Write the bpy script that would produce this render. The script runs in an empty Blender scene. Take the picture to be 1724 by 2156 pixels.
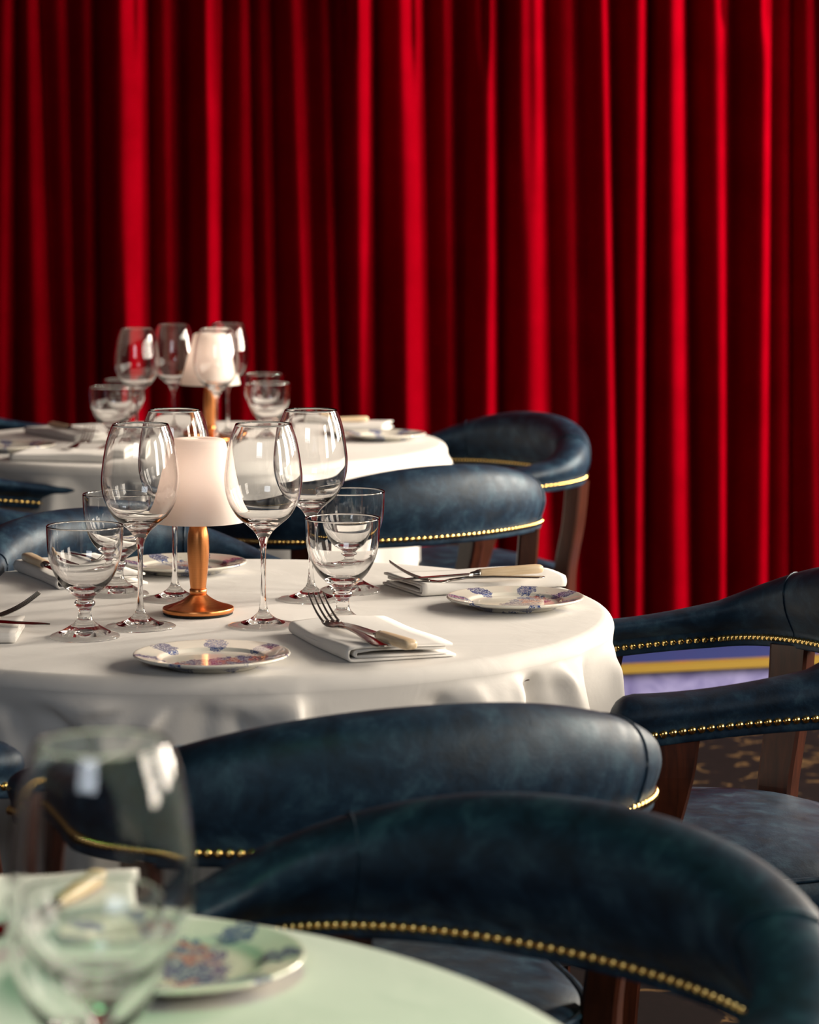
import bpy, bmesh, math, random
from mathutils import Vector, Matrix
C = bpy.context; S = C.scene; COL = S.collection
random.seed(7)
PI = math.pi

# ---------------------------------------------------------------- camera
F_PX, VPX, HOR, CAMZ = 5740.0, 882.0, 408.0, 1.273
cd = bpy.data.cameras.new('camera'); cam = bpy.data.objects.new('camera', cd); COL.objects.link(cam)
cam.location = (0, 0, CAMZ); cam.rotation_euler = (PI/2, 0, 0)
cd.sensor_fit = 'HORIZONTAL'; cd.sensor_width = 24.0; cd.lens = F_PX/1724*24.0
cd.shift_x = -(VPX-862)/1724; cd.shift_y = -(1078-HOR)/1724
cd.dof.use_dof = True; cd.dof.focus_distance = 3.42; cd.dof.aperture_fstop = 6.2
cd.clip_start = 0.02
S.camera = cam

# ---------------------------------------------------------------- look
S.view_settings.view_transform = 'Standard'; S.view_settings.look = 'None'
S.view_settings.gamma = 1.0; S.view_settings.use_curve_mapping = False
S.view_settings.exposure = 0.0
S.cycles.max_bounces = 14; S.cycles.transmission_bounces = 12; S.cycles.transparent_max_bounces = 12
S.cycles.glossy_bounces = 6; S.cycles.diffuse_bounces = 3
S.cycles.sample_clamp_indirect = 6.0
S.cycles.caustics_refractive = True; S.cycles.caustics_reflective = True; S.cycles.blur_glossy = 0.6
S.cycles.use_denoising = True

# ---------------------------------------------------------------- world + daylight through the windows + added fill lamps
w = bpy.data.worlds.new('world'); S.world = w; w.use_nodes = True
w.node_tree.nodes['Background'].inputs[0].default_value = (0.55, 0.6, 0.75, 1)
w.node_tree.nodes['Background'].inputs[1].default_value = 0.5

def area(name, loc, target, sx, sy, power, col=(1, 1, 1), spread=PI):
    d = bpy.data.lights.new(name, 'AREA'); d.shape = 'RECTANGLE'; d.size = sx; d.size_y = sy
    d.energy = power; d.color = col; d.spread = spread
    o = bpy.data.objects.new(name, d); COL.objects.link(o); o.location = loc
    v = Vector(target)-Vector(loc); o.rotation_euler = v.to_track_quat('-Z', 'Y').to_euler()
    return o
WX = 3.3                                                     # plane of the right-hand wall
WINDOWS = [(0.70, 1.60), (2.60, 3.60), (4.30, 5.30), (5.75, 6.55)]         # y ranges, daylight enters here
WZ0, WZ1 = 1.25, 2.75
for i, (a, b) in enumerate(WINDOWS):
    area('window_daylight', (WX+0.10, (a+b)/2, (WZ0+WZ1)/2), (WX-1, (a+b)/2, (WZ0+WZ1)/2-0.15), b-a, WZ1-WZ0,
         (102, 112, 175, 430)[i], (1.0, 0.88, 0.73))
area('room_fill', (-1.0, -1.4, 2.5), (-0.2, 3.0, 0.55), 1.6, 1.0, 4.6, (0.82, 0.90, 1.0), math.radians(70))  # added fill lamp behind the camera, lifting the shaded cloth front; no window there
area('green_tint_lamp', (0.10, 1.15, 2.6), (0.0, 1.55, 0.7), 0.5, 0.25, 1.7, (0.34, 1.0, 0.42), math.radians(62))  # unseen green lamp added to tint the nearest table, no sign stands there

# ---------------------------------------------------------------- materials
def mat(name):
    m = bpy.data.materials.new(name); m.use_nodes = True
    nt = m.node_tree; b = nt.nodes['Principled BSDF']
    return m, nt, b
def N(nt, t, **kw):
    n = nt.nodes.new(t)
    for k, v in kw.items(): setattr(n, k, v)
    return n
def ramp(nt, fac, stops):
    r = N(nt, 'ShaderNodeValToRGB'); e = r.color_ramp.elements
    while len(e) < len(stops): e.new(0.5)
    for i, (p, c) in enumerate(stops): e[i].position = p; e[i].color = c if len(c) == 4 else (*c, 1)
    nt.links.new(fac, r.inputs[0]); return r
def noise(nt, vec, scale, detail=4, rough=0.55, dist=0.0):
    n = N(nt, 'ShaderNodeTexNoise'); n.inputs['Scale'].default_value = scale; n.inputs['Detail'].default_value = detail
    n.inputs['Roughness'].default_value = rough; n.inputs['Distortion'].default_value = dist
    if vec is not None: nt.links.new(vec, n.inputs['Vector'])
    return n
def coord(nt, kind='Object'): return N(nt, 'ShaderNodeTexCoord').outputs[kind]
def bump(nt, b, h, strength, dist):
    n = N(nt, 'ShaderNodeBump'); n.inputs['Strength'].default_value = strength; n.inputs['Distance'].default_value = dist
    nt.links.new(h, n.inputs['Height']); nt.links.new(n.outputs[0], b.inputs['Normal'])

def simple(name, col, rough=0.5, metal=0.0, spec=0.5):
    m, nt, b = mat(name); b.inputs['Base Color'].default_value = (*col, 1); b.inputs['Roughness'].default_value = rough
    b.inputs['Metallic'].default_value = metal; b.inputs['Specular IOR Level'].default_value = spec
    return m

def m_velvet():
    m, nt, b = mat('red_velvet'); co = coord(nt)
    n = noise(nt, co, 9, 3); r = ramp(nt, n.outputs[0], [(0.3, (0.14, 0.0001, 0.0028)), (0.75, (0.18, 0.0002, 0.0042))])
    nt.links.new(r.outputs[0], b.inputs['Base Color'])
    b.inputs['Roughness'].default_value = 0.95; b.inputs['Specular IOR Level'].default_value = 0.0
    b.inputs['Sheen Weight'].default_value = 0.35; b.inputs['Sheen Roughness'].default_value = 0.35
    b.inputs['Sheen Tint'].default_value = (0.9, 0.0, 0.03, 1)
    f = noise(nt, co, 260, 2); bump(nt, b, f.outputs[0], 0.15, 0.002)
    return m
def m_cloth(name='white_linen', k=1.0):
    m, nt, b = mat(name); co = coord(nt)
    n = noise(nt, co, 7, 4); r = ramp(nt, n.outputs[0], [(0.3, (0.66*k, 0.64*k, 0.61*k)), (0.7, (0.71*k, 0.69*k, 0.66*k))])
    nt.links.new(r.outputs[0], b.inputs['Base Color'])
    b.inputs['Roughness'].default_value = 0.85; b.inputs['Specular IOR Level'].default_value = 0.15
    b.inputs['Sheen Weight'].default_value = 0.1
    a = noise(nt, co, 14, 4, 0.5, 0.6); c2 = noise(nt, co, 900, 1)
    mx = N(nt, 'ShaderNodeMath', operation='MULTIPLY_ADD'); nt.links.new(c2.outputs[0], mx.inputs[0]); mx.inputs[1].default_value = 0.03
    nt.links.new(a.outputs[0], mx.inputs[2]); bump(nt, b, mx.outputs[0], 0.28, 0.006)
    return m
def m_leather():
    m, nt, b = mat('navy_leather'); co = coord(nt)
    n = noise(nt, co, 24, 8, 0.70, 0.35)
    r = ramp(nt, n.outputs[0], [(0.37, (0.0022, 0.0085, 0.021)), (0.52, (0.0058, 0.021, 0.045)), (0.68, (0.025, 0.060, 0.092))])
    nt.links.new(r.outputs[0], b.inputs['Base Color'])
    b.inputs['Specular IOR Level'].default_value = 0.36; b.inputs['Specular Tint'].default_value = (0.80, 0.92, 1.0, 1)
    n2 = noise(nt, co, 40, 5); r2 = ramp(nt, n2.outputs[0], [(0.3, (0.46,)*3), (0.7, (0.60,)*3)])
    nt.links.new(r2.outputs[0], b.inputs['Roughness'])
    v = N(nt, 'ShaderNodeTexVoronoi'); v.inputs['Scale'].default_value = 420; nt.links.new(co, v.inputs['Vector'])
    w2 = noise(nt, co, 26, 3); mx = N(nt, 'ShaderNodeMath', operation='MULTIPLY_ADD')
    nt.links.new(v.outputs['Distance'], mx.inputs[0]); mx.inputs[1].default_value = 0.12; nt.links.new(w2.outputs[0], mx.inputs[2])
    bump(nt, b, mx.outputs[0], 0.22, 0.004)
    return m
def m_wood():
    m, nt, b = mat('mahogany'); co = coord(nt)
    mp = N(nt, 'ShaderNodeMapping'); mp.inputs['Scale'].default_value = (30, 30, 3); nt.links.new(co, mp.inputs[0])
    n = noise(nt, mp.outputs[0], 3, 5, 0.6, 0.8)
    r = ramp(nt, n.outputs[0], [(0.3, (0.020, 0.005, 0.003)), (0.7, (0.064, 0.015, 0.006))])
    nt.links.new(r.outputs[0], b.inputs['Base Color']); b.inputs['Roughness'].default_value = 0.32
    return m
def m_copper():
    m, nt, b = mat('brushed_copper'); co = coord(nt)
    mp = N(nt, 'ShaderNodeMapping'); mp.inputs['Scale'].default_value = (1, 1, 900); nt.links.new(co, mp.inputs[0])
    n = noise(nt, mp.outputs[0], 2.0, 3)
    r = ramp(nt, n.outputs[0], [(0.3, (0.62, 0.22, 0.07)), (0.7, (0.80, 0.33, 0.12))])
    nt.links.new(r.outputs[0], b.inputs['Base Color']); b.inputs['Metallic'].default_value = 1.0
    b.inputs['Roughness'].default_value = 0.30; bump(nt, b, n.outputs[0], 0.12, 0.0006)
    return m
def m_brass():
    m, nt, b = mat('brass_nail'); b.inputs['Base Color'].default_value = (0.80, 0.56, 0.20, 1)
    b.inputs['Metallic'].default_value = 1.0; b.inputs['Roughness'].default_value = 0.16
    return m
def m_steel():
    m, nt, b = mat('cutlery_steel'); b.inputs['Base Color'].default_value = (0.42, 0.40, 0.38, 1)
    b.inputs['Metallic'].default_value = 1.0; b.inputs['Roughness'].default_value = 0.17
    return m
def m_glass():
    m, nt, b = mat('clear_glass')
    b.inputs['Base Color'].default_value = (1, 1, 1, 1); b.inputs['Roughness'].default_value = 0.0
    b.inputs['IOR'].default_value = 1.5; b.inputs['Transmission Weight'].default_value = 1.0
    return m
def m_shade():
    m, nt, b = mat('frosted_glass_shade'); out = nt.nodes['Material Output']
    b.inputs['Base Color'].default_value = (0.93, 0.87, 0.83, 1); b.inputs['Roughness'].default_value = 0.5
    t = N(nt, 'ShaderNodeBsdfTranslucent'); t.inputs[0].default_value = (0.98, 0.91, 0.86, 1)
    mx = N(nt, 'ShaderNodeMixShader'); mx.inputs[0].default_value = 0.55
    nt.links.new(b.outputs[0], mx.inputs[1]); nt.links.new(t.outputs[0], mx.inputs[2]); nt.links.new(mx.outputs[0], out.inputs[0])
    return m
def m_plate():
    # cream glaze with blue printed sprays on the rim and a blue/red scene in the well
    m, nt, b = mat('printed_china'); co = coord(nt)
    sp = N(nt, 'ShaderNodeSeparateXYZ'); nt.links.new(co, sp.inputs[0])
    def M(op, a, c=None, d=None):
        n = N(nt, 'ShaderNodeMath', operation=op)
        for i, v in enumerate((a, c, d)):
            if v is None: continue
            if isinstance(v, (int, float)): n.inputs[i].default_value = v
            else: nt.links.new(v, n.inputs[i])
        return n.outputs[0]
    x, y = sp.outputs[0], sp.outputs[1]
    rr = M('SQRT', M('ADD', M('MULTIPLY', x, x), M('MULTIPLY', y, y)))
    ang = M('ARCTAN2', y, x)
    # eight sprays round the rim, a ragged patch each
    saw = M('ABSOLUTE', M('SUBTRACT', M('FRACT', M('MULTIPLY_ADD', ang, 7/(2*PI), 0.3)), 0.5))       # 0 in the middle of a spray
    cell = M('MULTIPLY', saw, 0.085)
    dr = M('ABSOLUTE', M('SUBTRACT', rr, 0.071))
    dist = M('SQRT', M('ADD', M('MULTIPLY', cell, cell), M('MULTIPLY', dr, dr)))
    edge = noise(nt, co, 110, 3, 0.6); rag = M('MULTIPLY_ADD', M('SUBTRACT', edge.outputs[0], 0.5), 0.030, dist)
    rim = M('LESS_THAN', rag, 0.0175)
    well = M('LESS_THAN', M('MULTIPLY_ADD', M('SUBTRACT', edge.outputs[0], 0.5), 0.06, M('SQRT', M('ADD', M('MULTIPLY', x, M('MULTIPLY', x, 0.55)), M('MULTIPLY', M('ADD', y, 0.012), M('MULTIPLY', M('ADD', y, 0.012), 3.0))))), 0.043)
    patch = M('MAXIMUM', rim, well)
    ln = noise(nt, co, 240, 4, 0.7, 1.2)                       # engraved line work inside a patch
    lines = M('LESS_THAN', M('ABSOLUTE', M('SUBTRACT', ln.outputs[0], 0.5)), 0.06)
    ink = M('MULTIPLY', patch, M('MAXIMUM', lines, M('MULTIPLY', 0.40, M('GREATER_THAN', ln.outputs[0], 0.5))))
    red = M('MULTIPLY', well, M('GREATER_THAN', noise(nt, co, 60, 2).outputs[0], 0.60))
    inkc = N(nt, 'ShaderNodeMix', data_type='RGBA'); nt.links.new(red, inkc.inputs[0])
    inkc.inputs[6].default_value = (0.020, 0.060, 0.24, 1); inkc.inputs[7].default_value = (0.50, 0.10, 0.09, 1)
    mx = N(nt, 'ShaderNodeMix', data_type='RGBA'); nt.links.new(ink, mx.inputs[0])
    mx.inputs[6].default_value = (0.78, 0.75, 0.66, 1); nt.links.new(inkc.outputs[2], mx.inputs[7])
    nt.links.new(mx.outputs[2], b.inputs['Base Color']); b.inputs['Roughness'].default_value = 0.10
    b.inputs['Coat Weight'].default_value = 0.4; b.inputs['Coat Roughness'].default_value = 0.04
    return m
def m_ivory():
    m, nt, b = mat('ivory_handle'); co = coord(nt)
    mp = N(nt, 'ShaderNodeMapping'); mp.inputs['Scale'].default_value = (8, 120, 120); nt.links.new(co, mp.inputs[0])
    n = noise(nt, mp.outputs[0], 3, 3); r = ramp(nt, n.outputs[0], [(0.3, (0.66, 0.49, 0.30)), (0.7, (0.78, 0.63, 0.44))])
    nt.links.new(r.outputs[0], b.inputs['Base Color']); b.inputs['Roughness'].default_value = 0.3
    return m
def m_floor():
    m, nt, b = mat('dark_patterned_carpet'); co = coord(nt)
    mp = N(nt, 'ShaderNodeMapping'); mp.inputs['Scale'].default_value = (3.0, 3.0, 1); nt.links.new(co, mp.inputs[0])
    n = noise(nt, mp.outputs[0], 2.2, 3, 0.5, 2.2); g = noise(nt, co, 60, 3)
    a = ramp(nt, n.outputs[0], [(0.50, (0.006, 0.003, 0.0035)), (0.58, (0.009, 0.0045, 0.0045)), (0.62, (0.12, 0.070, 0.028)), (0.68, (0.009, 0.0045, 0.0045))])
    c2 = N(nt, 'ShaderNodeMix', data_type='RGBA', blend_type='MULTIPLY'); c2.inputs[0].default_value = 0.6
    r2 = ramp(nt, g.outputs[0], [(0.35, (0.35,)*3), (0.65, (1.0,)*3)])
    nt.links.new(a.outputs[0], c2.inputs[6]); nt.links.new(r2.outputs[0], c2.inputs[7])
    nt.links.new(c2.outputs[2], b.inputs['Base Color']); b.inputs['Roughness'].default_value = 0.95; b.inputs['Specular IOR Level'].default_value = 0.08
    return m
def m_brocade():
    m, nt, b = mat('lavender_panel'); co = coord(nt)
    n = noise(nt, co, 11, 4, 0.6, 1.0); r = ramp(nt, n.outputs[0], [(0.35, (0.13, 0.12, 0.30)), (0.62, (0.26, 0.25, 0.48)), (0.72, (0.34, 0.42, 0.58))])
    nt.links.new(r.outputs[0], b.inputs['Base Color']); b.inputs['Roughness'].default_value = 0.5
    return m
VELVET, LINEN, NAPKIN, LEATHER, WOOD, COPPER = m_velvet(), m_cloth(), m_cloth('napkin_linen', 1.04), m_leather(), m_wood(), m_copper()
BRASS, STEEL, GLASS, SHADE, CHINA, IVORY = m_brass(), m_steel(), m_glass(), m_shade(), m_plate(), m_ivory()
FLOOR, BROCADE = m_floor(), m_brocade()
WALL = simple('dark_plum_paint', (0.030, 0.022, 0.026), 0.7); CEIL = simple('dark_ceiling_paint', (0.05, 0.045, 0.045), 0.8)
FRAME = simple('window_paint', (0.10, 0.08, 0.07), 0.5); NAVY = simple('navy_carpet', (0.008, 0.022, 0.13), 0.7)
GOLD = simple('gold_trim', (0.55, 0.36, 0.07), 0.35, 0.6); FELT = simple('black_felt', (0.006, 0.006, 0.006), 0.9)
DARKIRON = simple('black_iron', (0.02, 0.02, 0.02), 0.45, 0.7); THREAD = simple('stitch_thread', (0.16, 0.20, 0.24), 0.8)

# ---------------------------------------------------------------- helpers
def mesh(name, verts, faces, smooth=True):
    me = bpy.data.meshes.new(name); me.from_pydata([tuple(v) for v in verts], [], faces); me.update()
    if smooth: me.polygons.foreach_set('use_smooth', [True]*len(me.polygons))
    return me
def obj(name, me, m=None, parent=None, loc=None):
    o = bpy.data.objects.new(name, me); COL.objects.link(o)
    if m is not None and len(me.materials) == 0: me.materials.append(m)
    if parent is not None: o.parent = parent
    if loc is not None: o.location = loc
    return o
def thing(name, label, cat, loc=(0, 0, 0), rz=0.0, group=None):
    o = bpy.data.objects.new(name, None); o.empty_display_size = 0.05; COL.objects.link(o)
    o.location = loc; o.rotation_euler = (0, 0, rz); tag(o, label, cat, group); return o
def tag(o, label, cat, group=None):
    o['label'] = label; o['category'] = cat
    if group: o['group'] = group
    return o
def dup(root, label, loc, rz=0.0, scale=1.0):
    r = root.copy(); COL.objects.link(r); r.location = loc; r.rotation_euler = (0, 0, rz); r.scale = (scale,)*3; r['label'] = label
    for ch in list(root.children):
        c = ch.copy(); COL.objects.link(c); c.parent = r
        for g in list(ch.children):
            d = g.copy(); COL.objects.link(d); d.parent = c
    return r
def struct(name, me, m):
    o = obj(name, me, m); o['kind'] = 'structure'; return o
def lathe(name, prof, seg=64, cap_start=False, cap_end=False):
    v = []; f = []; n = len(prof)
    for (r, z) in prof:
        for k in range(seg):
            a = 2*PI*k/seg; v.append((r*math.cos(a), r*math.sin(a), z))
    for i in range(n-1):
        for k in range(seg):
            k2 = (k+1) % seg; f.append((i*seg+k, i*seg+k2, (i+1)*seg+k2, (i+1)*seg+k))
    if cap_start: v.append((0, 0, prof[0][1])); c = len(v)-1; f += [(c, (k+1) % seg, k) for k in range(seg)]
    if cap_end:
        v.append((0, 0, prof[-1][1])); c = len(v)-1; b0 = (n-1)*seg
        f += [(c, b0+k, b0+(k+1) % seg) for k in range(seg)]
    return mesh(name, v, f)
def smooth_prof(pts, sub=6):
    # Catmull-Rom through the points
    out = []; P = [Vector(p) for p in pts]
    for i in range(len(P)-1):
        p0 = P[max(i-1, 0)]; p1 = P[i]; p2 = P[i+1]; p3 = P[min(i+2, len(P)-1)]
        for k in range(sub):
            t = k/sub
            q = 0.5*((2*p1)+(p2-p0)*t+(2*p0-5*p1+4*p2-p3)*t*t+(3*p1-p0-3*p2+p3)*t**3)
            out.append(tuple(q))
    out.append(tuple(P[-1])); return out
def box_me(name, x0, x1, y0, y1, z0, z1, bev=0.0):
    bm = bmesh.new(); bmesh.ops.create_cube(bm, size=1.0)
    for v in bm.verts: v.co = Vector(((x0+x1)/2+v.co.x*(x1-x0), (y0+y1)/2+v.co.y*(y1-y0), (z0+z1)/2+v.co.z*(z1-z0)))
    if bev: bmesh.ops.bevel(bm, geom=bm.edges[:], offset=bev, segments=3, affect='EDGES', profile=0.5)
    me = bpy.data.meshes.new(name); bm.to_mesh(me); bm.free(); return me
def join_me(name, mes):
    bm = bmesh.new()
    for me in mes: bm.from_mesh(me)
    out = bpy.data.meshes.new(name); bm.to_mesh(out); bm.free(); return out
def sweep(name, rings, closed_path=False, caps=True, smooth=True):
    n = len(rings[0]); v = [p for r in rings for p in r]; f = []
    m = len(rings)
    for i in range(m if closed_path else m-1):
        j = (i+1) % m
        for k in range(n):
            k2 = (k+1) % n; f.append((i*n+k, i*n+k2, j*n+k2, j*n+k))
    if caps and not closed_path:
        f.append(tuple(range(n-1, -1, -1))); f.append(tuple((m-1)*n+k for k in range(n)))
    me = mesh(name, v, f, smooth)
    bm = bmesh.new(); bm.from_mesh(me); bmesh.ops.recalc_face_normals(bm, faces=bm.faces[:]); bm.to_mesh(me); bm.free()
    if smooth: me.polygons.foreach_set('use_smooth', [True]*len(me.polygons))
    return me
def tube(name, pts, r, seg=8, closed=False):
    P = [Vector(p) for p in pts]; rings = []; n = len(P)
    for i, p in enumerate(P):
        t = (P[(i+1) % n]-P[i-1]) if closed else (P[min(i+1, n-1)]-P[max(i-1, 0)])
        t.normalize(); u = t.cross(Vector((0, 0, 1)))
        if u.length < 1e-3: u = t.cross(Vector((1, 0, 0)))
        u.normalize(); w2 = t.cross(u); rr = r(i/(n-1)) if callable(r) else r
        rings.append([p+u*(rr*math.cos(2*PI*k/seg))+w2*(rr*math.sin(2*PI*k/seg)) for k in range(seg)])
    return sweep(name, rings, closed)
def ss(a, b, x):
    t = min(max((x-a)/(b-a), 0.0), 1.0); return t*t*(3-2*t)

# ---------------------------------------------------------------- room shell
struct('floor', box_me('floor', -3.5, WX+0.2, -2.6, 8.6, -0.1, 0.0), FLOOR)
struct('ceiling', box_me('ceiling', -3.5, WX+0.2, -2.6, 8.6, 3.4, 3.5), CEIL)
struct('wall_left', box_me('wall_left', -3.6, -3.5, -2.6, 8.6, 0, 3.4), WALL)
struct('wall_rear', box_me('wall_rear', -3.5, WX, -2.7, -2.6, 0, 3.4), WALL)
struct('wall_far', box_me('wall_far', -3.5, WX, 8.5, 8.6, 0, 3.4), WALL)
pieces = [box_me('p', WX, WX+0.2, -2.6, 8.5, 0, WZ0), box_me('p', WX, WX+0.2, -2.6, 8.5, WZ1, 3.4)]
edges = [-2.6]+[e for wd in WINDOWS for e in wd]+[8.5]
for i in range(0, len(edges), 2): pieces.append(box_me('p', WX, WX+0.2, edges[i], edges[i+1], WZ0, WZ1))
struct('wall_right', join_me('wall_right', pieces), WALL)
for i, (a, b) in enumerate(WINDOWS):
    fr = [box_me('p', WX+0.01, WX+0.07, a, a+0.04, WZ0, WZ1), box_me('p', WX+0.01, WX+0.07, b-0.04, b, WZ0, WZ1),
          box_me('p', WX+0.01, WX+0.07, a, b, WZ0, WZ0+0.04), box_me('p', WX+0.01, WX+0.07, a, b, WZ1-0.04, WZ1),
          box_me('p', WX+0.02, WX+0.06, (a+b)/2-0.015, (a+b)/2+0.015, WZ0, WZ1),
          box_me('p', WX+0.02, WX+0.06, a, b, 2.1, 2.13)]
    struct('window_%d' % (i+1), join_me('window', fr), FRAME)

# low stage the curtain closes off: angled front, gold nosing, navy carpet on top
stage = thing('stage_platform', 'low stage step with gold edge, navy top and lavender blue front below red curtain', 'stage', (0, 0, 0))
A = Vector((0.30, 6.52)); B = Vector((1.35, 6.80)); dv = (B-A).normalized(); nv = Vector((dv.y, -dv.x))
def prism(name, poly, z0, z1):
    n = len(poly); v = [(p[0], p[1], z0) for p in poly]+[(p[0], p[1], z1) for p in poly]
    f = [tuple(range(n-1, -1, -1)), tuple(range(n, 2*n))]+[(i, (i+1) % n, n+(i+1) % n, n+i) for i in range(n)]
    return mesh(name, v, f, False)
def strip_poly(off0, off1):                                  # band along the stage front: straight left run, angled middle, straight right run
    def line(o): return [Vector((-3.3, 6.80-o)), Vector((0.18, 6.80-o)), A+nv*o, B+nv*o, Vector((3.2, 6.80-o))]
    return line(off0)+list(reversed(line(off1)))
obj('front_panel', prism('front_panel', strip_poly(0.0, -0.02), 0, 0.118), BROCADE, stage)
obj('gold_nosing', prism('gold_nosing', strip_poly(0.012, -0.02), 0.118, 0.137), GOLD, stage)
obj('carpet_top', prism('carpet_top', strip_poly(-0.02, -0.02)[:5]+[Vector((3.2, 7.4)), Vector((-3.3, 7.4))], 0.0, 0.1365), NAVY, stage)

# ---------------------------------------------------------------- curtain: one velvet sheet, the crease of each fold runs from a top to a bottom position
CY = 6.97
cx = lambda px: (px-VPX)/F_PX*CY
creases = [(-150, -160, 1), (-90, -100, .8), (-30, -40, .9), (36, 30, .7), (88, 124, .9), (146, 168, .5), (200, 219, .7), (314, 319, 1.1), (372, 386, .8), (468, 467, 1.1),
           (529, 549, .8), (576, 594, .8), (645, 674, .9), (697, 725, .8), (788, 793, 1.1), (893, 908, 1.0), (955, 966, .8), (1051, 1052, 1.1), (1150, 1168, 1.0),
           (1215, 1222, .6), (1282, 1301, .9), (1362, 1357, 1.0), (1445, 1454, 1.0), (1535, 1531, 1.0), (1625, 1620, 1.0), (1669, 1666, .5), (1716, 1735, .8), (1790, 1800, 1), (1880, 1880, 1), (1960, 1960, 1)]
VG = [(c, u, y) for c, u, y in (((200, 219, .7), .68, 190), ((386-14, 386, .8), .80, 330), ((788, 793, 1.1), .66, 290), ((955, 966, .8), .56, 190), ((1445, 1454, 1.0), .74, 60), ((1535, 1531, 1.0), .74, 110), ((697, 725, .8), .3, 200))]
_r = random.Random(3); _x = -150
while _x > -1840:
    _x -= _r.uniform(62, 100); creases.insert(0, (_x, _x+_r.uniform(-8, 8), _r.uniform(.7, 1.1)))
_x = 1960
while _x < 2700:
    _x += _r.uniform(62, 100); creases.append((_x, _x+_r.uniform(-8, 8), _r.uniform(.7, 1.1)))
OFF = creases.index((-150, -160, 1))
VGATHER = [(creases.index(v[0]), v[1], v[2]) for v in VG]
ZT, ZB = 3.15, 0.14
NZ, NU = 70, 22
vs = []; ncol = 0
zpx = lambda py: CAMZ-(py-HOR)/F_PX*CY
for iz in range(NZ+1):
    z = ZT+(ZB-ZT)*iz/NZ; py = HOR+(CAMZ-z)/CY*F_PX; t = (py-50)/1050.0; t = min(max(t, -0.6), 1.25)
    row = []
    for i in range(len(creases)-1):
        a = creases[i]; b = creases[i+1]
        x0 = cx(a[0]+(a[1]-a[0])*t); x1 = cx(b[0]+(b[1]-b[0])*t); wd = x1-x0
        amp = min(0.095, 0.85*wd)*b[2]*(1.0+0.10*math.sin(3.1*(i-OFF)+2.2*t))
        sk = 1.25+0.35*math.sin(1.7*(i-OFF)+1.1*t)
        for k in range(NU):
            u = k/NU; ph = u**sk
            h = math.sin(PI*ph)**0.9*amp
            # a second small ripple on the broad folds
            if wd > 0.11: h += 0.010*math.sin(2*PI*u*2+(i-OFF)+0.8*t)*math.sin(PI*u)*(1-ss(0.1, 0.55, t) if (i-OFF) % 2 else ss(0.3, 0.8, t))
            for (vi, vu, vy) in VGATHER:
                if vi == i: h -= 0.030*math.exp(-((u-vu)/0.10)**2)*(1-ss(vy*0.25, vy, py))
            # the crease itself leans to the right so that the lip overhangs a little
            lean = 0.16*wd*math.sin(PI*ph)
            row.append((x0+wd*u+lean*0.55, CY-h+0.02*math.sin(0.9*(i-OFF)), z))
    x1 = cx(creases[-1][0]); row.append((x1, CY, z)); ncol = len(row); vs += row
fs = [(r*ncol+c, r*ncol+c+1, (r+1)*ncol+c+1, (r+1)*ncol+c) for r in range(NZ) for c in range(ncol-1)]
cur = obj('stage_curtain', mesh('stage_curtain', vs, fs), VELVET)
tag(cur, 'floor-length red velvet curtain hanging in deep vertical folds behind the tables', 'curtain')

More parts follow.
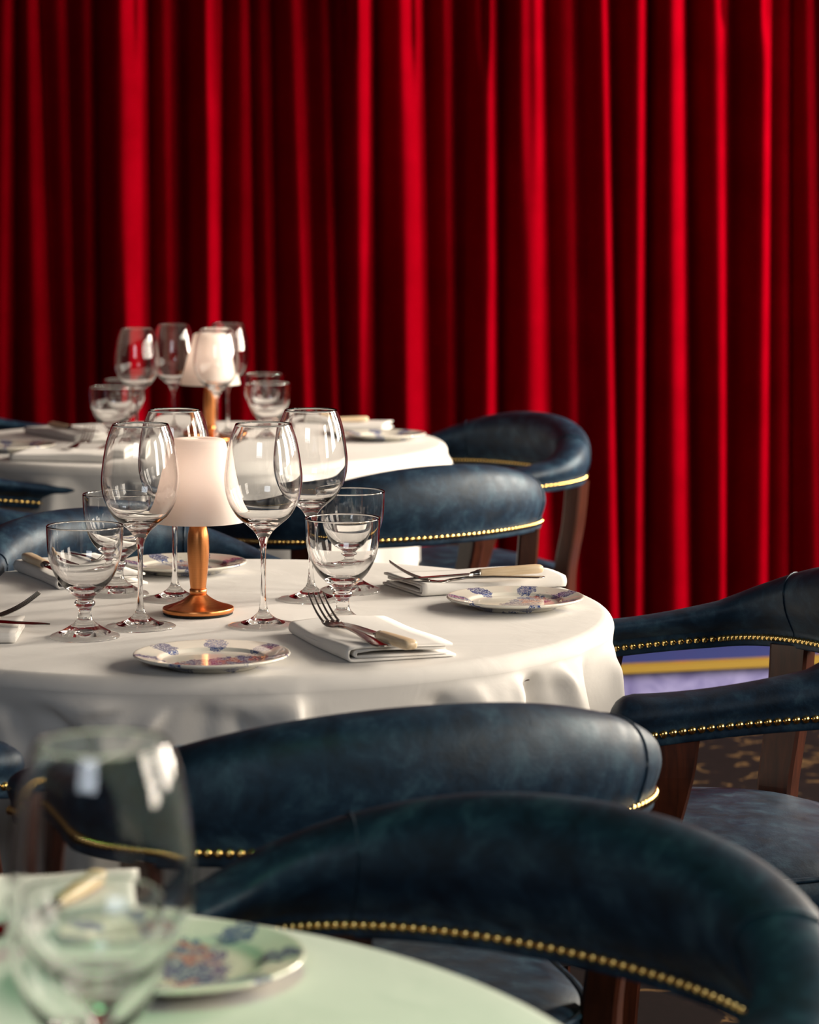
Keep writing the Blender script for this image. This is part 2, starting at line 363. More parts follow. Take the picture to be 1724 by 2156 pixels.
# ---------------------------------------------------------------- tables and cloths
def make_table(cx_, cy_, R, label):
    t = thing('dining_table', label, 'table', (cx_, cy_, 0), 0, 'round dining tables')
    obj('tabletop', lathe('tabletop', [(R-0.03, 0.700), (R-0.012, 0.704), (R-0.008, 0.715), (R-0.008, 0.728), (R-0.012, 0.733), (R-0.02, 0.734)], 96, True, True), WOOD, t)
    obj('pedestal', lathe('pedestal', smooth_prof([(0.055, 0.03), (0.045, 0.10), (0.04, 0.35), (0.045, 0.6), (0.09, 0.70)], 5), 32, True, True), DARKIRON, t)
    obj('base', lathe('base', [(0.22, 0.0), (0.225, 0.012), (0.20, 0.022), (0.06, 0.032), (0.05, 0.04)], 48, True, True), DARKIRON, t)
    return t
def make_cloth(cx_, cy_, R, folds, hem, pushes, label, seed, extra=(), psh=0.0):
    rnd = random.Random(seed); SEG = 720
    fs_ = list(folds)
    creases_ = [(rnd.uniform(0, 2*PI), math.radians(rnd.uniform(1.8, 3.6)), rnd.uniform(-0.012, 0.014), rnd.uniform(0.25, 1.2), math.radians(rnd.uniform(-16, 16)), rnd.uniform(0.0, 0.06)) for _ in range(44)]
    creases_ += [tuple([math.radians(c[0]), math.radians(c[1]), c[2], c[3], math.radians(c[4]), c[5]]) for c in extra]
    prof = []                                                   # (drop parameter, ring kind)
    rings = []
    for r in (0.02, 0.1, 0.2, 0.3, 0.38, 0.43, 0.46): rings.append(('t', r*R/0.5))
    for k in range(9): rings.append(('e', k/8))
    nd = 40
    for k in range(1, nd+1): rings.append(('d', (k/nd)**1.7))
    wob = [(rnd.uniform(3, 11), rnd.uniform(0, 6.28), rnd.uniform(0.3, 1)) for _ in range(5)]
    v = []; er = 0.017
    for kind, q in rings:
        for s in range(SEG):
            a = 2*PI*s/SEG; ca, sa = math.cos(a), math.sin(a)
            qq = q if kind == 'd' else 0.0
            f = 0.0; c2 = 0.0
            for (fa, fw, fh, skew) in fs_:
                d = (a-fa+PI) % (2*PI)-PI
                ww = fw*(1.0 if d < 0 else skew)
                f += fh*math.exp(-(d/ww)**2)
            for (fa, fw, fh, skew, sl, q0) in creases_:
                d = (a-fa-sl*qq+PI) % (2*PI)-PI
                ww = fw*(1.0 if d < 0 else skew)*(0.5+1.6*qq**0.5)
                c2 += fh*math.exp(-(d/ww)**2)*ss(q0, q0+0.07, qq)
            base = sum(wt*math.sin(round(n)*a+p) for n, p, wt in wob)*0.0035
            push = 0.0
            for (pa, pw, pd) in pushes:
                d = (a-pa+PI) % (2*PI)-PI; push = max(push, pd*(1-ss(0.6*pw, pw, abs(d))))
            if kind == 't': r = q; z = 0.740+0.0006*math.sin(9*ca*q+3)*math.sin(11*sa*q)
            elif kind == 'e':
                th = q*PI/2; r = R-er+er*math.sin(th); z = 0.740-er*(1-math.cos(th)); r += f*0.06*q*q
            else:
                z = 0.740-er-(0.740-er-hem)*q
                g = q**0.5*ss(0, 0.05, q)
                r = R+g*(1.3*f+base*2.2)+c2+0.06*f*(1-q)-0.020*q-0.004*math.sin(PI*min(1, q*3))
                r -= push*ss(psh, psh+0.10, q)
            v.append((cx_+r*ca, cy_+r*sa, z))
    f_ = []
    m = len(rings)
    for i in range(m-1):
        for s in range(SEG):
            s2 = (s+1) % SEG; f_.append((i*SEG+s, (i+1)*SEG+s, (i+1)*SEG+s2, i*SEG+s2))
    v.append((cx_, cy_, 0.740)); c = len(v)-1
    f_ += [(c, s, (s+1) % SEG) for s in range(SEG)]
    o = obj('tablecloth', mesh('tablecloth', v, f_), LINEN); tag(o, label, 'tablecloth', 'white tablecloths'); return o
def folds_at(specs):
    return [(math.radians(d), math.radians(w_), h, sk) for d, w_, h, sk in specs]
T1 = (-0.251, 3.494, 0.5); T2 = (-0.49, 5.85, 0.55); T3 = (-0.365, 1.57, 0.5)
make_table(*T1, 'round table with copper lamp in the middle of the picture, under white cloth')
make_table(*T2, 'round table nearest the red curtain, under white cloth')
make_table(*T3, 'round table closest to the camera, under white cloth')
deg = lambda dx, dy: math.degrees(math.atan2(dy, dx))
F1 = folds_at([(283, 4.5, .050, .35), (315, 6, .045, .4), (331, 5, .040, .5), (258, 6, .045, .6), (236, 7, .05, .5), (346, 5, .030, .8), (22, 8, .04, .7), (45, 9, .05, 1), (75, 9, .05, 1), (105, 9, .05, 1), (140, 9, .05, 1), (175, 9, .05, 1), (205, 9, .05, 1)])
F2 = folds_at([(225, 6, .055, .5), (246, 6, .05, .5), (270, 7, .05, .5), (296, 7, .05, .6), (325, 8, .045, .7), (352, 8, .04, 1), (25, 9, .05, 1), (60, 9, .05, 1), (100, 9, .05, 1), (140, 9, .05, 1), (185, 9, .05, 1)])
F3 = folds_at([(20+i*31, 8, .05, .7) for i in range(11)])
P1 = [(math.atan2(3.965-T1[1], -0.415-T1[0]), 1.25, 0.16)]
P2 = [(math.atan2(5.998-T2[1], 0.151-T2[0]), 0.80, 0.09)]
P3 = [(math.atan2(1.994-T3[1], 0.039-T3[0]), 0.95, 0.10)]
make_cloth(*T1, F1, 0.36, P1, 'white cloth on the table with the copper lamp in focus, folds falling in front', 1,
           [(283.5, 3.2, .016, .22, 0, 0.0), (303, 3.0, -.012, .5, 12, .02), (308, 3.0, .011, .7, 10, .0), (320, 3.0, -.014, .5, 16, .01), (326, 2.8, .014, .5, 10, .0), (262, 3.5, -.013, .5, -40, .03), (268, 2.5, .012, .4, -30, .03), (249, 3.0, -.013, .5, 40, .03), (238, 3, .012, .4, 0, .02), (274, 3, -.010, .5, 30, .03)])
make_cloth(*T2, F2, 0.36, P2, 'white cloth on the farthest table, just before the red curtain', 2, (), 0.14)
make_cloth(*T3, F3, 0.36, P3, 'green-tinged white cloth on the blurred table closest to the camera', 3)

# ---------------------------------------------------------------- captain's chair
CH = dict(R=.2837, L=.2302, fl=-.0072, ztb=.803, ztf=.7009, znb=.6862, znf=.6604, wn=.0162, wt=-.021, pw=1.059, zi=-.0057, sq=.5868, pn=3.787)
TOT = PI/2*CH['R']+CH['L']; TFIT = TOT-0.025
def rail(s):
    R, L = CH['R'], CH['L']; a = abs(s); sg = 1 if s >= 0 else -1; q = PI/2*R
    th = min(a/R, PI/2); x = R*math.sin(th); y = -R*math.cos(th); e = max(a-q, 0)
    x += e*math.sin(CH['fl']); y += e*math.cos(CH['fl'])
    if y < 0: y *= CH['sq']
    if a < q: nx, ny = math.sin(th), -math.cos(th)
    else: nx, ny = math.cos(CH['fl']), -math.sin(CH['fl'])
    t = min(a/TFIT, 1.0)
    zt = CH['ztf']+(CH['ztb']-CH['ztf'])*(0.5+0.5*math.cos(PI*t**CH['pw']))
    zn = CH['znb']+(CH['znf']-CH['znb'])*max(t, 1e-6)**CH['pn']
    return Vector((x*sg, y, 0)), Vector((nx*sg, ny, 0)), zt, zn
# cross-section of the pad: (offset, extra bulge, height): heights below 1 m are metres in the straight nailed band, 'f' entries are fractions above it
BAND = 0.022
SECD = [(-.010, 0, 'z', 0), (.010, 0, 'z', 0), (.0160, 0, 'z', .002), (.0172, 0, 'z', .012), (.0178, .000, 'z', .022), (.0185, .006, 'f', .22), (.0185, .009, 'f', .46), (.0135, .009, 'f', .74), (.000, .008, 'f', .93), (-.018, 0, 'f', 1.0),
        (-.033, -.012, 'f', .90), (-.033, -.021, 'f', .66), (-.026, -.020, 'f', .38), (-.0200, -.009, 'f', .14), (-.0178, 0, 'z', .022), (-.0172, 0, 'z', .012), (-.0160, 0, 'z', .002)]
def section(H):
    k = min(1.0, max(0.0, (H-BAND)/0.095)); P = []
    for o, b, kind, h in SECD: P.append((o+k*b, h if kind == 'z' else BAND+(H-BAND)*h))
    return smooth_prof(P, 3)
def pad_ring(s, shrink=1.0, grow=0.0):
    c, n, zt, zn = rail(s); zb = zn-0.017; H = zt-zb; out = []
    for o, h in section(H):
        oc, zc = -0.008, H*0.5
        g = 1.0+grow/0.03
        out.append(c+n*(oc+(o-oc)*shrink*g)+Vector((0, 0, zb+zc+(h-zc)*shrink*(1+grow/max(H, .05)*2))))
    return out
def make_pad():
    rings = []; NS = 96
    ends = [0.0, 0.004, 0.010, 0.018, 0.030]
    sl = [-TOT+e for e in ends]+[-TOT+0.03+(2*TOT-0.06)*k/NS for k in range(1, NS)]+[TOT-e for e in reversed(ends)]
    for s in sl:
        d = TOT-abs(s); k = 1.0 if d >= 0.03 else math.sqrt(max(1-((0.03-d)/0.03)**2, 0.06))
        rings.append(pad_ring(s, k))
    return sweep('backrest', rings)
def nail_me(name, side):
    # one trim strip: a row of domed heads along the lower edge of the pad
    v = []; f = []; pitch = 0.0108; n = int((2*TOT-0.05)/pitch)
    for i in range(n+1):
        s = -TOT+0.025+(2*TOT-0.05)*i/n
        # the squashed plan shortens arcs; keep every head
        c, nn, zt, zn = rail(s)
        if side > 0: p = c+nn*0.0174; z = zn-0.003
        else: p = c-nn*0.0174; z = zn-0.004
        ctr = Vector((p.x, p.y, z)); ax = nn*side; u = Vector((0, 0, 1)); w2 = ax.cross(u)
        b0 = len(v)
        for (rr, hh) in ((0.0049, 0.0), (0.0044, 0.0018), (0.0030, 0.0032)):
            for k in range(8):
                a = 2*PI*k/8; v.append(ctr+w2*(rr*math.cos(a))+u*(rr*math.sin(a))+ax*hh)
        v.append(ctr+ax*0.0038)
        for r_ in range(2):
            for k in range(8):
                k2 = (k+1) % 8; f.append((b0+r_*8+k, b0+r_*8+k2, b0+(r_+1)*8+k2, b0+(r_+1)*8+k))
        for k in range(8): f.append((b0+16+k, b0+16+(k+1) % 8, b0+24))
    me = mesh(name, v, f); bm = bmesh.new(); bm.from_mesh(me); bmesh.ops.recalc_face_normals(bm, faces=bm.faces[:]); bm.to_mesh(me); bm.free()
    me.polygons.foreach_set('use_smooth', [True]*len(me.polygons)); return me
def seam_me(s):
    pts = pad_ring(s, 1.0, 0.0009)[9:46]
    return tube('seam', pts, 0.0011, 6)
def post_me(pts, wids, thick, dirs):
    # flat curved timber: pts = centre line, wids = width along dirs
    P = smooth_prof(pts, 6); n = len(P); rings = []
    for i, p in enumerate(P):
        t = i/(n-1); k = t*(len(wids)-1); j = min(int(k), len(wids)-2); w_ = wids[j]+(wids[j+1]-wids[j])*(k-j)
        d = Vector(dirs).normalized(); e = Vector((-d.y, d.x, 0)); p = Vector(p); a, b = w_/2, thick/2; c = 0.004
        rings.append([p+d*x+e*y for x, y in ((a, b-c), (a-c, b), (-a+c, b), (-a, b-c), (-a, -b+c), (-a+c, -b), (a-c, -b), (a, -b+c))])
    return sweep('leg', rings, smooth=False)
def seat_outline(k, off=0.0):
    # rounded D: wide at the front, round at the back
    a = 2*PI*k; ca, sa = math.cos(a), math.sin(a); p = 2/3.2
    x = (0.245+off)*math.copysign(abs(ca)**p, ca); y = (0.215+off)*math.copysign(abs(sa)**p, sa)
    x *= 1.0+0.10*(y/0.215)
    return x, y+0.085
def seat_me():
    n = 72; rings = []
    for (off, z) in ((-0.012, 0.425), (0.0, 0.430), (0.004, 0.447), (0.003, 0.468), (-0.008, 0.482), (-0.035, 0.491), (-0.09, 0.499), (-0.15, 0.502), (-0.19, 0.503)):
        rings.append([Vector((*seat_outline(k/n, off), z)) for k in range(n)])
    return sweep('seat', rings)
CHAIR_GROUP = 'navy leather tub chairs round the tables'
def make_chair(label, loc, rz):
    t = thing('tub_chair', label, 'chair', loc, rz, CHAIR_GROUP)
    bk = obj('backrest', make_pad(), LEATHER, t)
    o = obj('nail_trim', nail_me('outer_nails', 1), BRASS, bk); o = obj('nail_trim', nail_me('inner_nails', -1), BRASS, bk)
    for s in (-0.265, 0.265): obj('seam', seam_me(s), LEATHER, bk)
    st = obj('seat', seat_me(), LEATHER, t)
    obj('piping', tube('piping', [(*seat_outline(k/72, 0.001), 0.476) for k in range(72)], 0.0035, 6, True), LEATHER, st)
    fr = []
    for z0, z1, off in ((0.37, 0.4255, -0.012),):
        fr.append(sweep('seat_frame', [[Vector((*seat_outline(k/72, off), z)) for k in range(72)] for z in (z0, z1)], smooth=False))
    obj('seat_frame', fr[0], WOOD, t)
    for sx in (-1, 1):
        zt = rail(0.59)[3]-0.012
        obj('leg', post_me([(sx*0.283, 0.160, zt), (sx*0.287, 0.165, 0.60), (sx*0.277, 0.190, 0.50), (sx*0.268, 0.215, 0.40), (sx*0.262, 0.225, 0.2), (sx*0.262, 0.228, 0.0)],
                           [0.062, 0.050, 0.046, 0.046, 0.038, 0.030], 0.026, (0, 1, 0)), WOOD, t)
        c, nn, _, zz = rail(sx*0.275)
        obj('leg', post_me([(c.x, c.y+.002, zz-0.012), (c.x*0.985, c.y+.010, 0.58), (c.x*0.95, c.y+.026, 0.47), (c.x*0.96, c.y+.020, 0.36), (c.x*0.99, c.y-.012, 0.2), (c.x*1.04, c.y-.070, 0.0)],
                           [0.054, 0.050, 0.046, 0.040, 0.032], 0.036, (nn.y*-1, nn.x, 0)), WOOD, t)
    return t
CHAIRS = [((0.039, 1.994), 2.380, 'large navy leather tub chair in front, its inner back toward us, at the blurred table'),
          ((-0.054, 2.641), 0.377, 'navy leather tub chair in front of the lamp table, smooth outer back toward us'),
          ((0.425, 3.394), 1.650, 'navy leather tub chair to the right of the lamp table, both brass-nailed arms seen sideways'),
          ((-0.047, 4.847), 0.598, 'navy leather tub chair between the two white tables, outer back toward us'),
          ((0.138, 5.94), 2.10, 'navy leather tub chair right of the farthest table, rounded back against red curtain'),
          ((-0.415, 3.965), 4.07, 'navy leather tub chair tucked in behind the lamp table, behind the left-hand glasses'),
          ((-0.818, 5.06), -1.40, 'navy leather tub chair cut by left edge, between the two white tables'),
          ((-1.05, 6.459), 4.776, 'navy leather tub chair cut by left edge, beyond the farthest table'),
          ((-0.775, 2.915), -0.83, 'navy leather tub chair of which only an arm tip shows at left edge below cloth')]
proto = None
for (p, a, lab) in CHAIRS:
    if proto is None: proto = make_chair(lab, (p[0], p[1], 0), a)
    else:
        c = dup(proto, lab, (p[0], p[1], 0), a)
        if p[1] == 5.94: c.scale = (1, 1, 0.985)

# ---------------------------------------------------------------- glasses
ZTAB = 0.7402
def make_wine(label, loc):
    g = thing('wine_glass', label, 'wine glass', loc, 0, 'wine glasses')
    outer = [(.0047, .103), (.0078, .1114), (.0127, .1185), (.0204, .1255), (.0289, .1325), (.0353, .1396), (.0431, .1537), (.0472, .168), (.0484, .183), (.0474, .196), (.0444, .217), (.0406, .234), (.0347, .2500)]
    inner = [(.0337, .2500), (.0395, .234), (.0432, .217), (.0461, .196), (.0471, .183), (.0459, .168), (.0417, .1537), (.0335, .1405), (.0262, .1342), (.0170, .1295), (.0080, .1275), (.0004, .1270)]
    po = smooth_prof(outer, 6); pi_ = smooth_prof(inner, 6)
    obj('bowl', lathe('bowl', po+[(.0342, .2507)]+pi_, 96), GLASS, g)
    obj('stem', lathe('stem', smooth_prof([(.0053, .0226), (.0036, .034), (.0032, .045), (.0033, .083), (.0038, .096), (.0047, .103)], 5), 40), GLASS, g)
    obj('foot', lathe('foot', [(.0004, .0046), (.012, .0042), (.022, .0026), (.030, .0), (.0425, .0), (.0437, .0012), (.0434, .0026)]+smooth_prof([(.041, .0034), (.030, .0055), (.0200, .0085), (.0130, .0125), (.0085, .0165), (.0062, .0200), (.0053, .0226)], 4), 96), GLASS, g)
    return g
def make_goblet(label, loc):
    g = thing('water_goblet', label, 'goblet', loc, 0, 'water goblets')
    outer = [(.0105, .0470), (.0128, .0506), (.020, .0560), (.0296, .0657), (.0365, .0768), (.042, .0905), (.0448, .104), (.0459, .121), (.0463, .1349)]
    inner = [(.0450, .1349), (.0446, .121), (.0434, .104), (.0404, .0905), (.0346, .0780), (.0268, .0680), (.0165, .0612), (.0080, .0595), (.0004, .0592)]
    obj('bowl', lathe('bowl', smooth_prof(outer, 6)+[(.0457, .1355)]+smooth_prof(inner, 6), 96), GLASS, g)
    obj('stem', lathe('stem', smooth_prof([(.0085, .0260), (.0079, .0313), (.0086, .0362), (.0116, .0388), (.0126, .0416), (.0116, .0443), (.0100, .0456), (.0105, .0470)], 5), 64), GLASS, g)
    obj('foot', lathe('foot', [(.0004, .0060), (.010, .0056), (.020, .0036), (.031, .0), (.0412, .0), (.0423, .0012), (.0421, .0026)]+smooth_prof([(.0395, .0045), (.0276, .0092), (.0165, .0158), (.0105, .0212), (.0085, .0260)], 5), 96), GLASS, g)
    return g
WINE = [((-0.343, 3.356), 'wine glass on the lamp table, left of the lamp shade, nearest of that pair'),
        ((-0.192, 3.363), 'wine glass on the lamp table, just right of the lamp stem, overlapping its shade'),
        ((-0.321, 3.584), 'wine glass on the lamp table partly hidden behind the white lamp shade'),
        ((-0.142, 3.584), 'wine glass on the lamp table standing behind the two right-hand goblets'),
        ((-0.595, 5.75), 'wine glass on the farthest table, front left one, above the left goblets'),
        ((-0.535, 5.94), 'wine glass on the farthest table, behind and left of the lamp shade'),
        ((-0.427, 5.75), 'wine glass on the farthest table, directly in front of its lamp shade'),
        ((-0.420, 5.99), 'wine glass on the farthest table, behind and right of its lamp shade'),
        ((-0.164, 1.41), 'large blurred wine glass in the foreground at bottom left')]
p0 = None
for (p, lab) in WINE:
    loc = (p[0], p[1], ZTAB-0.0012)
    if p0 is None: p0 = make_wine(lab, loc)
    else: dup(p0, lab, loc)
GOB = [((-0.402, 3.28), 'water goblet on the lamp table, leftmost and nearest, beside the fork tines'),
       ((-0.401, 3.626), 'water goblet on the lamp table, behind the left wine glass'),
       ((-0.094, 3.356), 'water goblet on the lamp table, right of the lamp, behind the upright fork tines'),
       ((-0.092, 3.658), 'water goblet on the lamp table, farther of the right-hand two, before the chair back'),
       ((-0.635, 5.635), 'water goblet on the farthest table, front one at the left'),
       ((-0.633, 5.867), 'water goblet on the farthest table, rear one at the left'),
       ((-0.317, 5.75), 'water goblet on the farthest table, front one right of the lamp'),
       ((-0.345, 6.04), 'water goblet on the farthest table, rear one right of the lamp'),
       ((-0.188, 1.55), 'blurred water goblet behind the big foreground wine glass')]
p0 = None
for (p, lab) in GOB:
    loc = (p[0], p[1], ZTAB-0.0012)
    if p0 is None: p0 = make_goblet(lab, loc)
    else: dup(p0, lab, loc)

# ---------------------------------------------------------------- lamps
def make_lamp(label, loc):
    g = thing('table_lamp', label, 'lamp', loc, 0, 'copper table lamps')
    obj('felt_pad', lathe('felt_pad', [(.0425, 0.0), (.0440, .0008), (.0440, .0030)], 64, True, True), FELT, g)
    obj('base', lathe('base', [(.0445, .0030), (.0451, .0040), (.0451, .0078)]+smooth_prof([(.0446, .0088), (.0405, .0102), (.031, .0130), (.0215, .0172), (.0145, .0218), (.0108, .0250)], 5), 96, True, True), COPPER, g)
    obj('collar', lathe('collar', [(.0100, .0250), (.0109, .0256), (.0109, .0314), (.0100, .0322)], 48, True, True), COPPER, g)
    obj('stem', lathe('stem', smooth_prof([(.0098, .0322), (.0112, .045), (.0131, .066), (.0139, .084), (.0131, .100), (.0104, .114), (.0088, .122), (.0085, .130)], 6), 64, True, True), COPPER, g)
    obj('shade_holder', lathe('shade_holder', [(.010, .1165), (.026, .1175), (.026, .1205), (.010, .1215)], 48, True, True), COPPER, g)
    top = smooth_prof([(.0365, .2110), (.0352, .2170), (.0325, .2212), (.0280, .2225)], 4)
    sh = [(.0614-(.0614-.0365)*k/8, .118+(.2110-.118)*k/8) for k in range(8)]+top+[(.0004, .2226)]
    inn = [(.0004, .2200), (.0270, .2198), (.0315, .2180), (.0335, .2110), (.0585, .118)]
    obj('shade', lathe('shade', sh+inn+[(.0614, .118)], 96), SHADE, g)
    bd = bpy.data.lights.new('bulb', 'POINT'); bd.energy = 0.13; bd.color = (1.0, 0.86, 0.74); bd.shadow_soft_size = 0.012
    bo = bpy.data.objects.new('bulb', bd); COL.objects.link(bo); bo.parent = g; bo.location = (0, 0, 0.165)
    return g
l1 = make_lamp('copper lamp with white frosted shade among the in-focus glasses', (-0.280, 3.458, ZTAB))
dup(l1, 'copper lamp with white shade on the farthest table, against red curtain', (-0.448, 5.855, ZTAB), 0, 1.05)

# ---------------------------------------------------------------- plates
def make_plate(label, loc, rz):
    prof = [(.0004, .0030), (.046, .0030), (.049, .0), (.0535, .0), (.056, .0022)]+smooth_prof([(.062, .0048), (.075, .0082), (.0845, .0106), (.0885, .0126), (.0886, .0142), (.0868, .0150), (.080, .0136), (.068, .0112), (.0615, .0098), (.0585, .0080), (.054, .0064), (.04, .0058), (.0004, .0056)], 4)
    o = obj('side_plate', lathe('side_plate', prof, 96), CHINA); o.location = loc; o.rotation_euler = (0, 0, rz)
    return tag(o, label, 'plate', 'blue printed side plates')
PL = [((-0.234, 3.080), 0.5, 'blue and white printed side plate at the front of the lamp table'),
      ((0.124, 3.514), 1.15, 'blue and white printed side plate at the right rim of the lamp table'),
      ((-0.332, 3.846), 2.0, 'blue and white printed side plate behind the lamp stem, at table back'),
      ((-0.074, 5.91), 0.8, 'printed side plate at the right rim of the farthest table'),
      ((-0.842, 5.65), 2.6, 'printed side plate at the left of the farthest table'),
      ((-0.166, 1.860), 1.7, 'blurred green-tinged printed plate on the table closest to the camera')]
p0 = None
for (p, rz, lab) in PL:
    loc = (p[0], p[1], ZTAB)
    if p0 is None: p0 = make_plate(lab, loc, rz)
    else:
        c = p0.copy(); COL.objects.link(c); c.location = loc; c.rotation_euler = (0, 0, rz); c['label'] = lab

# ---------------------------------------------------------------- napkins: a cloth folded in a flat S, layers open at one end
def sheet_profile():
    th = 0.0024
    mid = []
    # outer wrap: bottom layer, round the fold, top layer, then tucked inner loop
    mid += [(0.128, 0.0016), (0.06, 0.0014), (0.010, 0.0016)]
    mid += [(0.0055-0.0055*math.sin(a)+0.0*a, 0.0072-0.0056*math.cos(a)) for a in [k*PI/8 for k in range(1, 8)]]
    mid += [(0.012, 0.0130), (0.06, 0.0138), (0.124, 0.0122)]
    inn = [(0.120, 0.0046), (0.06, 0.0044), (0.016, 0.0046)]+[(0.0125-0.0030*math.sin(a), 0.0072-0.0026*math.cos(a)) for a in [k*PI/6 for k in range(1, 6)]]+[(0.016, 0.0099), (0.06, 0.0108), (0.116, 0.0094)]
    return mid, inn, th
def ribbon(path, th):
    P = [Vector(p) for p in smooth_prof(path, 3)]; up = []; dn = []
    for i, p in enumerate(P):
        t = (P[min(i+1, len(P)-1)]-P[max(i-1, 0)]).normalized(); n = Vector((-t.y, t.x)); up.append(p+n*th/2); dn.append(p-n*th/2)
    return up+list(reversed(dn))
def napkin_me(length, seed):
    rnd = random.Random(seed); mid, inn, th = sheet_profile(); mes = []
    for j, path in enumerate((mid, inn)):
        rb = ribbon(path, th if j == 0 else 0.0020); rings = []; n = 26
        for i in range(n+1):
            t = i/n; L = length*t*(1 if j == 0 else 0.985)+(0 if j == 0 else 0.001)
            rings.append([Vector((L, q.x+0.0035*math.sin(3*t+seed+j)*(q.x/0.13)+0.002*math.sin(5*t+2*seed), max(q.y+0.0010*math.sin(7*t+seed)*(1 if q.y > .009 else 0)+0.0012*math.sin(40*q.x+seed+4*t)*(q.y/0.014), 0.0004))) for q in rb])
        mes.append(sweep('p', rings))
    me = join_me('napkin', mes)
    me.polygons.foreach_set('use_smooth', [True]*len(me.polygons)); return me
def place_napkin(b, a, label, seed, flip):
    # b = open end of the fold edge, a = far end of the fold edge; the cloth body lies to the left of b->a (flip mirrors it)
    d = Vector((a[0]-b[0], a[1]-b[1])); o = obj('napkin', napkin_me(d.length, seed), NAPKIN); o.scale = (1, 1, 1.12)
    if flip:
        me = o.data
        for v in me.vertices: v.co.y = -v.co.y
        bm = bmesh.new(); bm.from_mesh(me); bmesh.ops.recalc_face_normals(bm, faces=bm.faces[:]); bm.to_mesh(me); bm.free()
        me.polygons.foreach_set('use_smooth', [True]*len(me.polygons))
    o.location = (b[0], b[1], ZTAB); o.rotation_euler = (0, 0, math.atan2(d.y, d.x))
    return tag(o, label, 'napkin', 'folded white napkins')
place_napkin((-0.082, 3.094), (-0.158, 3.300), 'folded white napkin under fork and knife, front of the lamp table', 1, True)
place_napkin((0.004, 3.603), (0.200, 3.692), 'folded white napkin behind the right-hand plate of the lamp table', 2, False)
place_napkin((-0.486, 3.665), (-0.570, 3.850), 'folded white napkin with knife handle, back left of the lamp table', 3, True)
place_napkin((-0.478, 3.226), (-0.70, 3.215), 'folded white napkin under fork tines, cut by the left edge', 4, True)
place_napkin((-0.735, 5.85), (-0.878, 6.06), 'folded white napkin at the back left of the farthest table', 5, True).scale = (1, 0.7, 1.12)
place_napkin((-0.60, 5.375), (-0.815, 5.43), 'folded white napkin lying along the front left of the farthest table', 6, True)
place_napkin((-0.27, 6.125), (-0.078, 6.095), 'folded white napkin behind the right plate of the farthest table', 7, False)
place_napkin((-0.195, 1.962), (-0.405, 1.938), 'blurred folded napkin seen through the big foreground glass', 8, True)

# ---------------------------------------------------------------- cutlery (built along +X, tip at +X, origin at handle end)
def strip(name, st, nx=7):
    # st: (x, half width, z, half thickness) stations -> lens-shaped bar
    rings = []
    for (x, hw, z, ht) in st:
        ring = []
        for k in range(12):
            a = 2*PI*k/12; ring.append(Vector((x, hw*math.cos(a), z+ht*math.sin(a))))
        rings.append(ring)
    return sweep(name, rings)
def make_fork(label):
    g = thing('fork', label, 'fork', (0, 0, 0), 0, 'dinner forks')
    h = smooth_prof([(0, .004, 0, .0012), (.006, .0095, 0, .0014), (.03, .0098, .0006, .0015), (.07, .0050, .002, .0018), (.11, .0034, .0024, .0020), (.132, .0038, .0006, .0020)], 5) if False else None
    st = [(0, .003, 0, .0008), (.003, .0078, 0, .0012), (.012, .0100, 0, .0014), (.035, .0088, .0010, .0015), (.07, .0050, .0022, .0018), (.105, .0034, .0020, .0021), (.128, .0038, -.0006, .0021)]
    obj('handle', strip('handle', st), STEEL, g)
    st = [(.126, .0036, -.0004, .0020), (.134, .0080, -.0022, .0016), (.143, .0120, -.0026, .0013), (.152, .0126, -.0012, .0012), (.158, .0124, .0006, .0011)]
    obj('head', strip('head', st), STEEL, g)
    for j in range(4):
        y = (j-1.5)*0.0066
        pts = [(.155, y, 0.0), (.165, y*1.0, .0028), (.178, y*1.0, .0080), (.190, y*0.99, .0145), (.201, y*0.97, .0220), (.207, y*0.95, .0265)]
        P = smooth_prof(pts, 4); n = len(P); rings = []
        for i, p in enumerate(P):
            t = i/(n-1); hw = .0019*(1-0.55*t); ht = .0012*(1-0.35*t); p = Vector(p)
            tg = (Vector(P[min(i+1, n-1)])-Vector(P[max(i-1, 0)])).normalized(); up = Vector((-tg.z, 0, tg.x))
            rings.append([p+Vector((0, 1, 0))*(hw*math.cos(2*PI*k/8))+up*(ht*math.sin(2*PI*k/8)) for k in range(8)])
        obj('tine', sweep('tine', rings), STEEL, g)
    return g
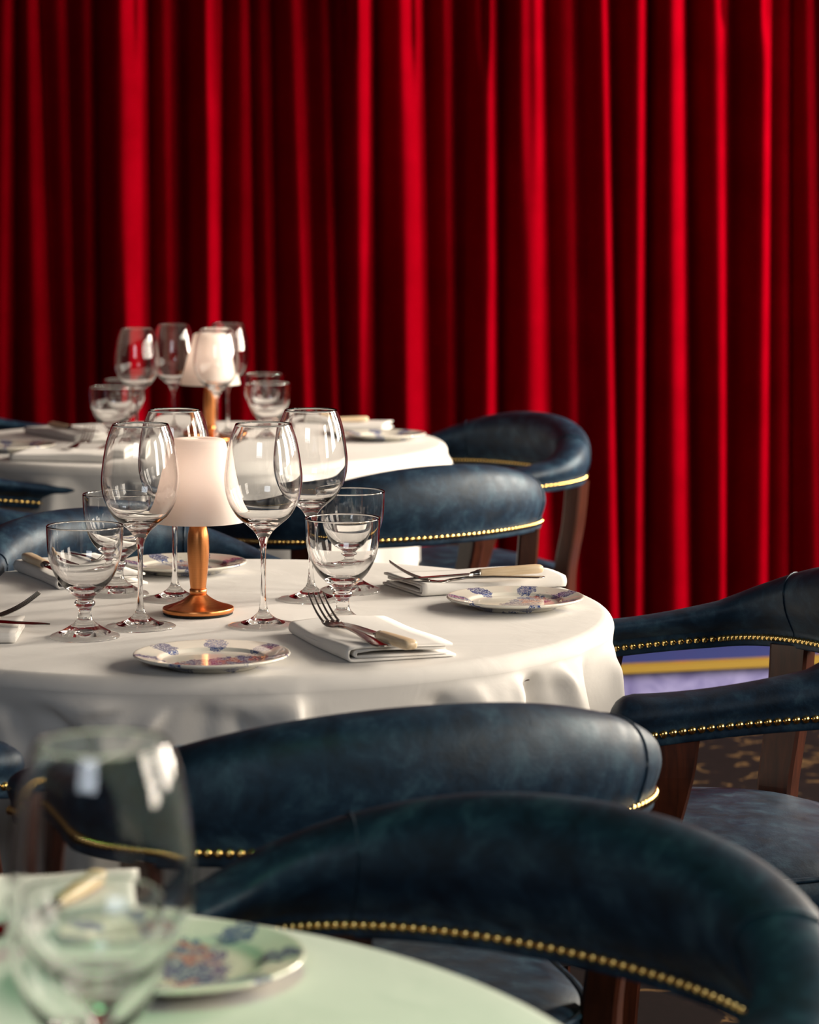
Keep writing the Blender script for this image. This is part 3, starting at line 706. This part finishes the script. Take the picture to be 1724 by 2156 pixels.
def make_knife(label):
    g = thing('knife', label, 'knife', (0, 0, 0), 0, 'table knives')
    rings = []
    for (x, hy, hz) in ((0, .0052, .0034), (.002, .0076, .0050), (.008, .0090, .0060), (.03, .0088, .0060), (.06, .0076, .0056), (.086, .0068, .0052), (.088, .0062, .0046)):
        rings.append([Vector((x, hy*math.copysign(abs(math.cos(a))**0.6, math.cos(a)), hz*math.copysign(abs(math.sin(a))**0.6, math.sin(a)))) for a in [2*PI*k/20 for k in range(20)]])
    h = obj('handle', sweep('handle', rings), IVORY, g); h['label'] = 'ivory coloured handle'
    obj('bolster', strip('bolster', [(.0875, .0070, 0, .0052), (.090, .0072, 0, .0050), (.094, .0050, 0, .0034), (.100, .0048, 0, .0022)]), STEEL, g)
    rings = []
    for (x, w0, w1) in ((.098, -.0050, .0050), (.104, -.0075, .0075), (.13, -.0078, .0082), (.17, -.0072, .0086), (.195, -.0040, .0086), (.207, .0010, .0078), (.213, .0050, .0062)):
        rings.append([Vector((x, w0, 0)), Vector((x, (w0+w1)/2, .0009)), Vector((x, w1, .0010)), Vector((x, w1, -.0010)), Vector((x, (w0+w1)/2, -.0009))])
    obj('blade', sweep('blade', rings, smooth=False), STEEL, g)
    return g
def aim(o, a, b):
    a, b = Vector(a), Vector(b); d = b-a; o.location = a
    o.rotation_euler = (0, -math.atan2(d.z, math.hypot(d.x, d.y)), math.atan2(d.y, d.x))
FORKS = [((-0.040, 3.085, .7605), (-0.122, 3.268, .768), 'steel fork with upright tines on the front napkin of the lamp table'),
         ((0.168, 3.640, .7615), (-0.033, 3.628, .7575), 'steel fork on the napkin behind the right-hand plate'),
         ((-0.500, 3.865, .7605), (-0.415, 3.690, .7600), 'steel fork on the back left napkin of the lamp table'),
         ((-0.660, 3.262, .7605), (-0.463, 3.325, .7605), 'steel fork entering from the left edge, tines raised over white cloth'),
         ((-0.70, 5.49, .7605), (-0.688, 5.69, .7620), 'fork at the front left of the farthest table'),
         ]
p0 = None
for (a, b, lab) in FORKS:
    p0c = make_fork(lab) if p0 is None else dup(p0, lab, (0, 0, 0))
    if p0 is None: p0 = p0c
    aim(p0c, a, b)
KNIVES = [((-0.008, 3.075, .7635), (-0.094, 3.262, .7610), 'ivory-handled knife beside the fork on the front napkin'),
          ((0.166, 3.668, .7690), (-0.060, 3.612, .7600), 'ivory-handled knife lying across the napkin behind the right-hand plate'),
          ((-0.553, 3.838, .7630), (-0.462, 3.646, .7605), 'ivory-handled knife on the back left napkin behind the leftmost goblet'),
          ((-0.650, 3.300, .7635), (-0.432, 3.252, .7580), 'knife entering from the left edge, dark blade pointing at the goblet foot'),
          ((-0.815, 6.03, .7640), (-0.695, 5.86, .7610), 'brown-handled knife on the back left napkin of the farthest table'),
          ((-0.115, 6.165, .7640), (-0.33, 6.15, .7610), 'knife on the right napkin of the farthest table, before the curtain'),
          ((-0.238, 2.035, .7650), (-0.310, 1.84, .7610), 'blurred ivory-handled knife seen through the big foreground glass')]
p0 = None
for (a, b, lab) in KNIVES:
    k_ = make_knife(lab) if p0 is None else dup(p0, lab, (0, 0, 0))
    if p0 is None: p0 = k_
    aim(k_, a, b)
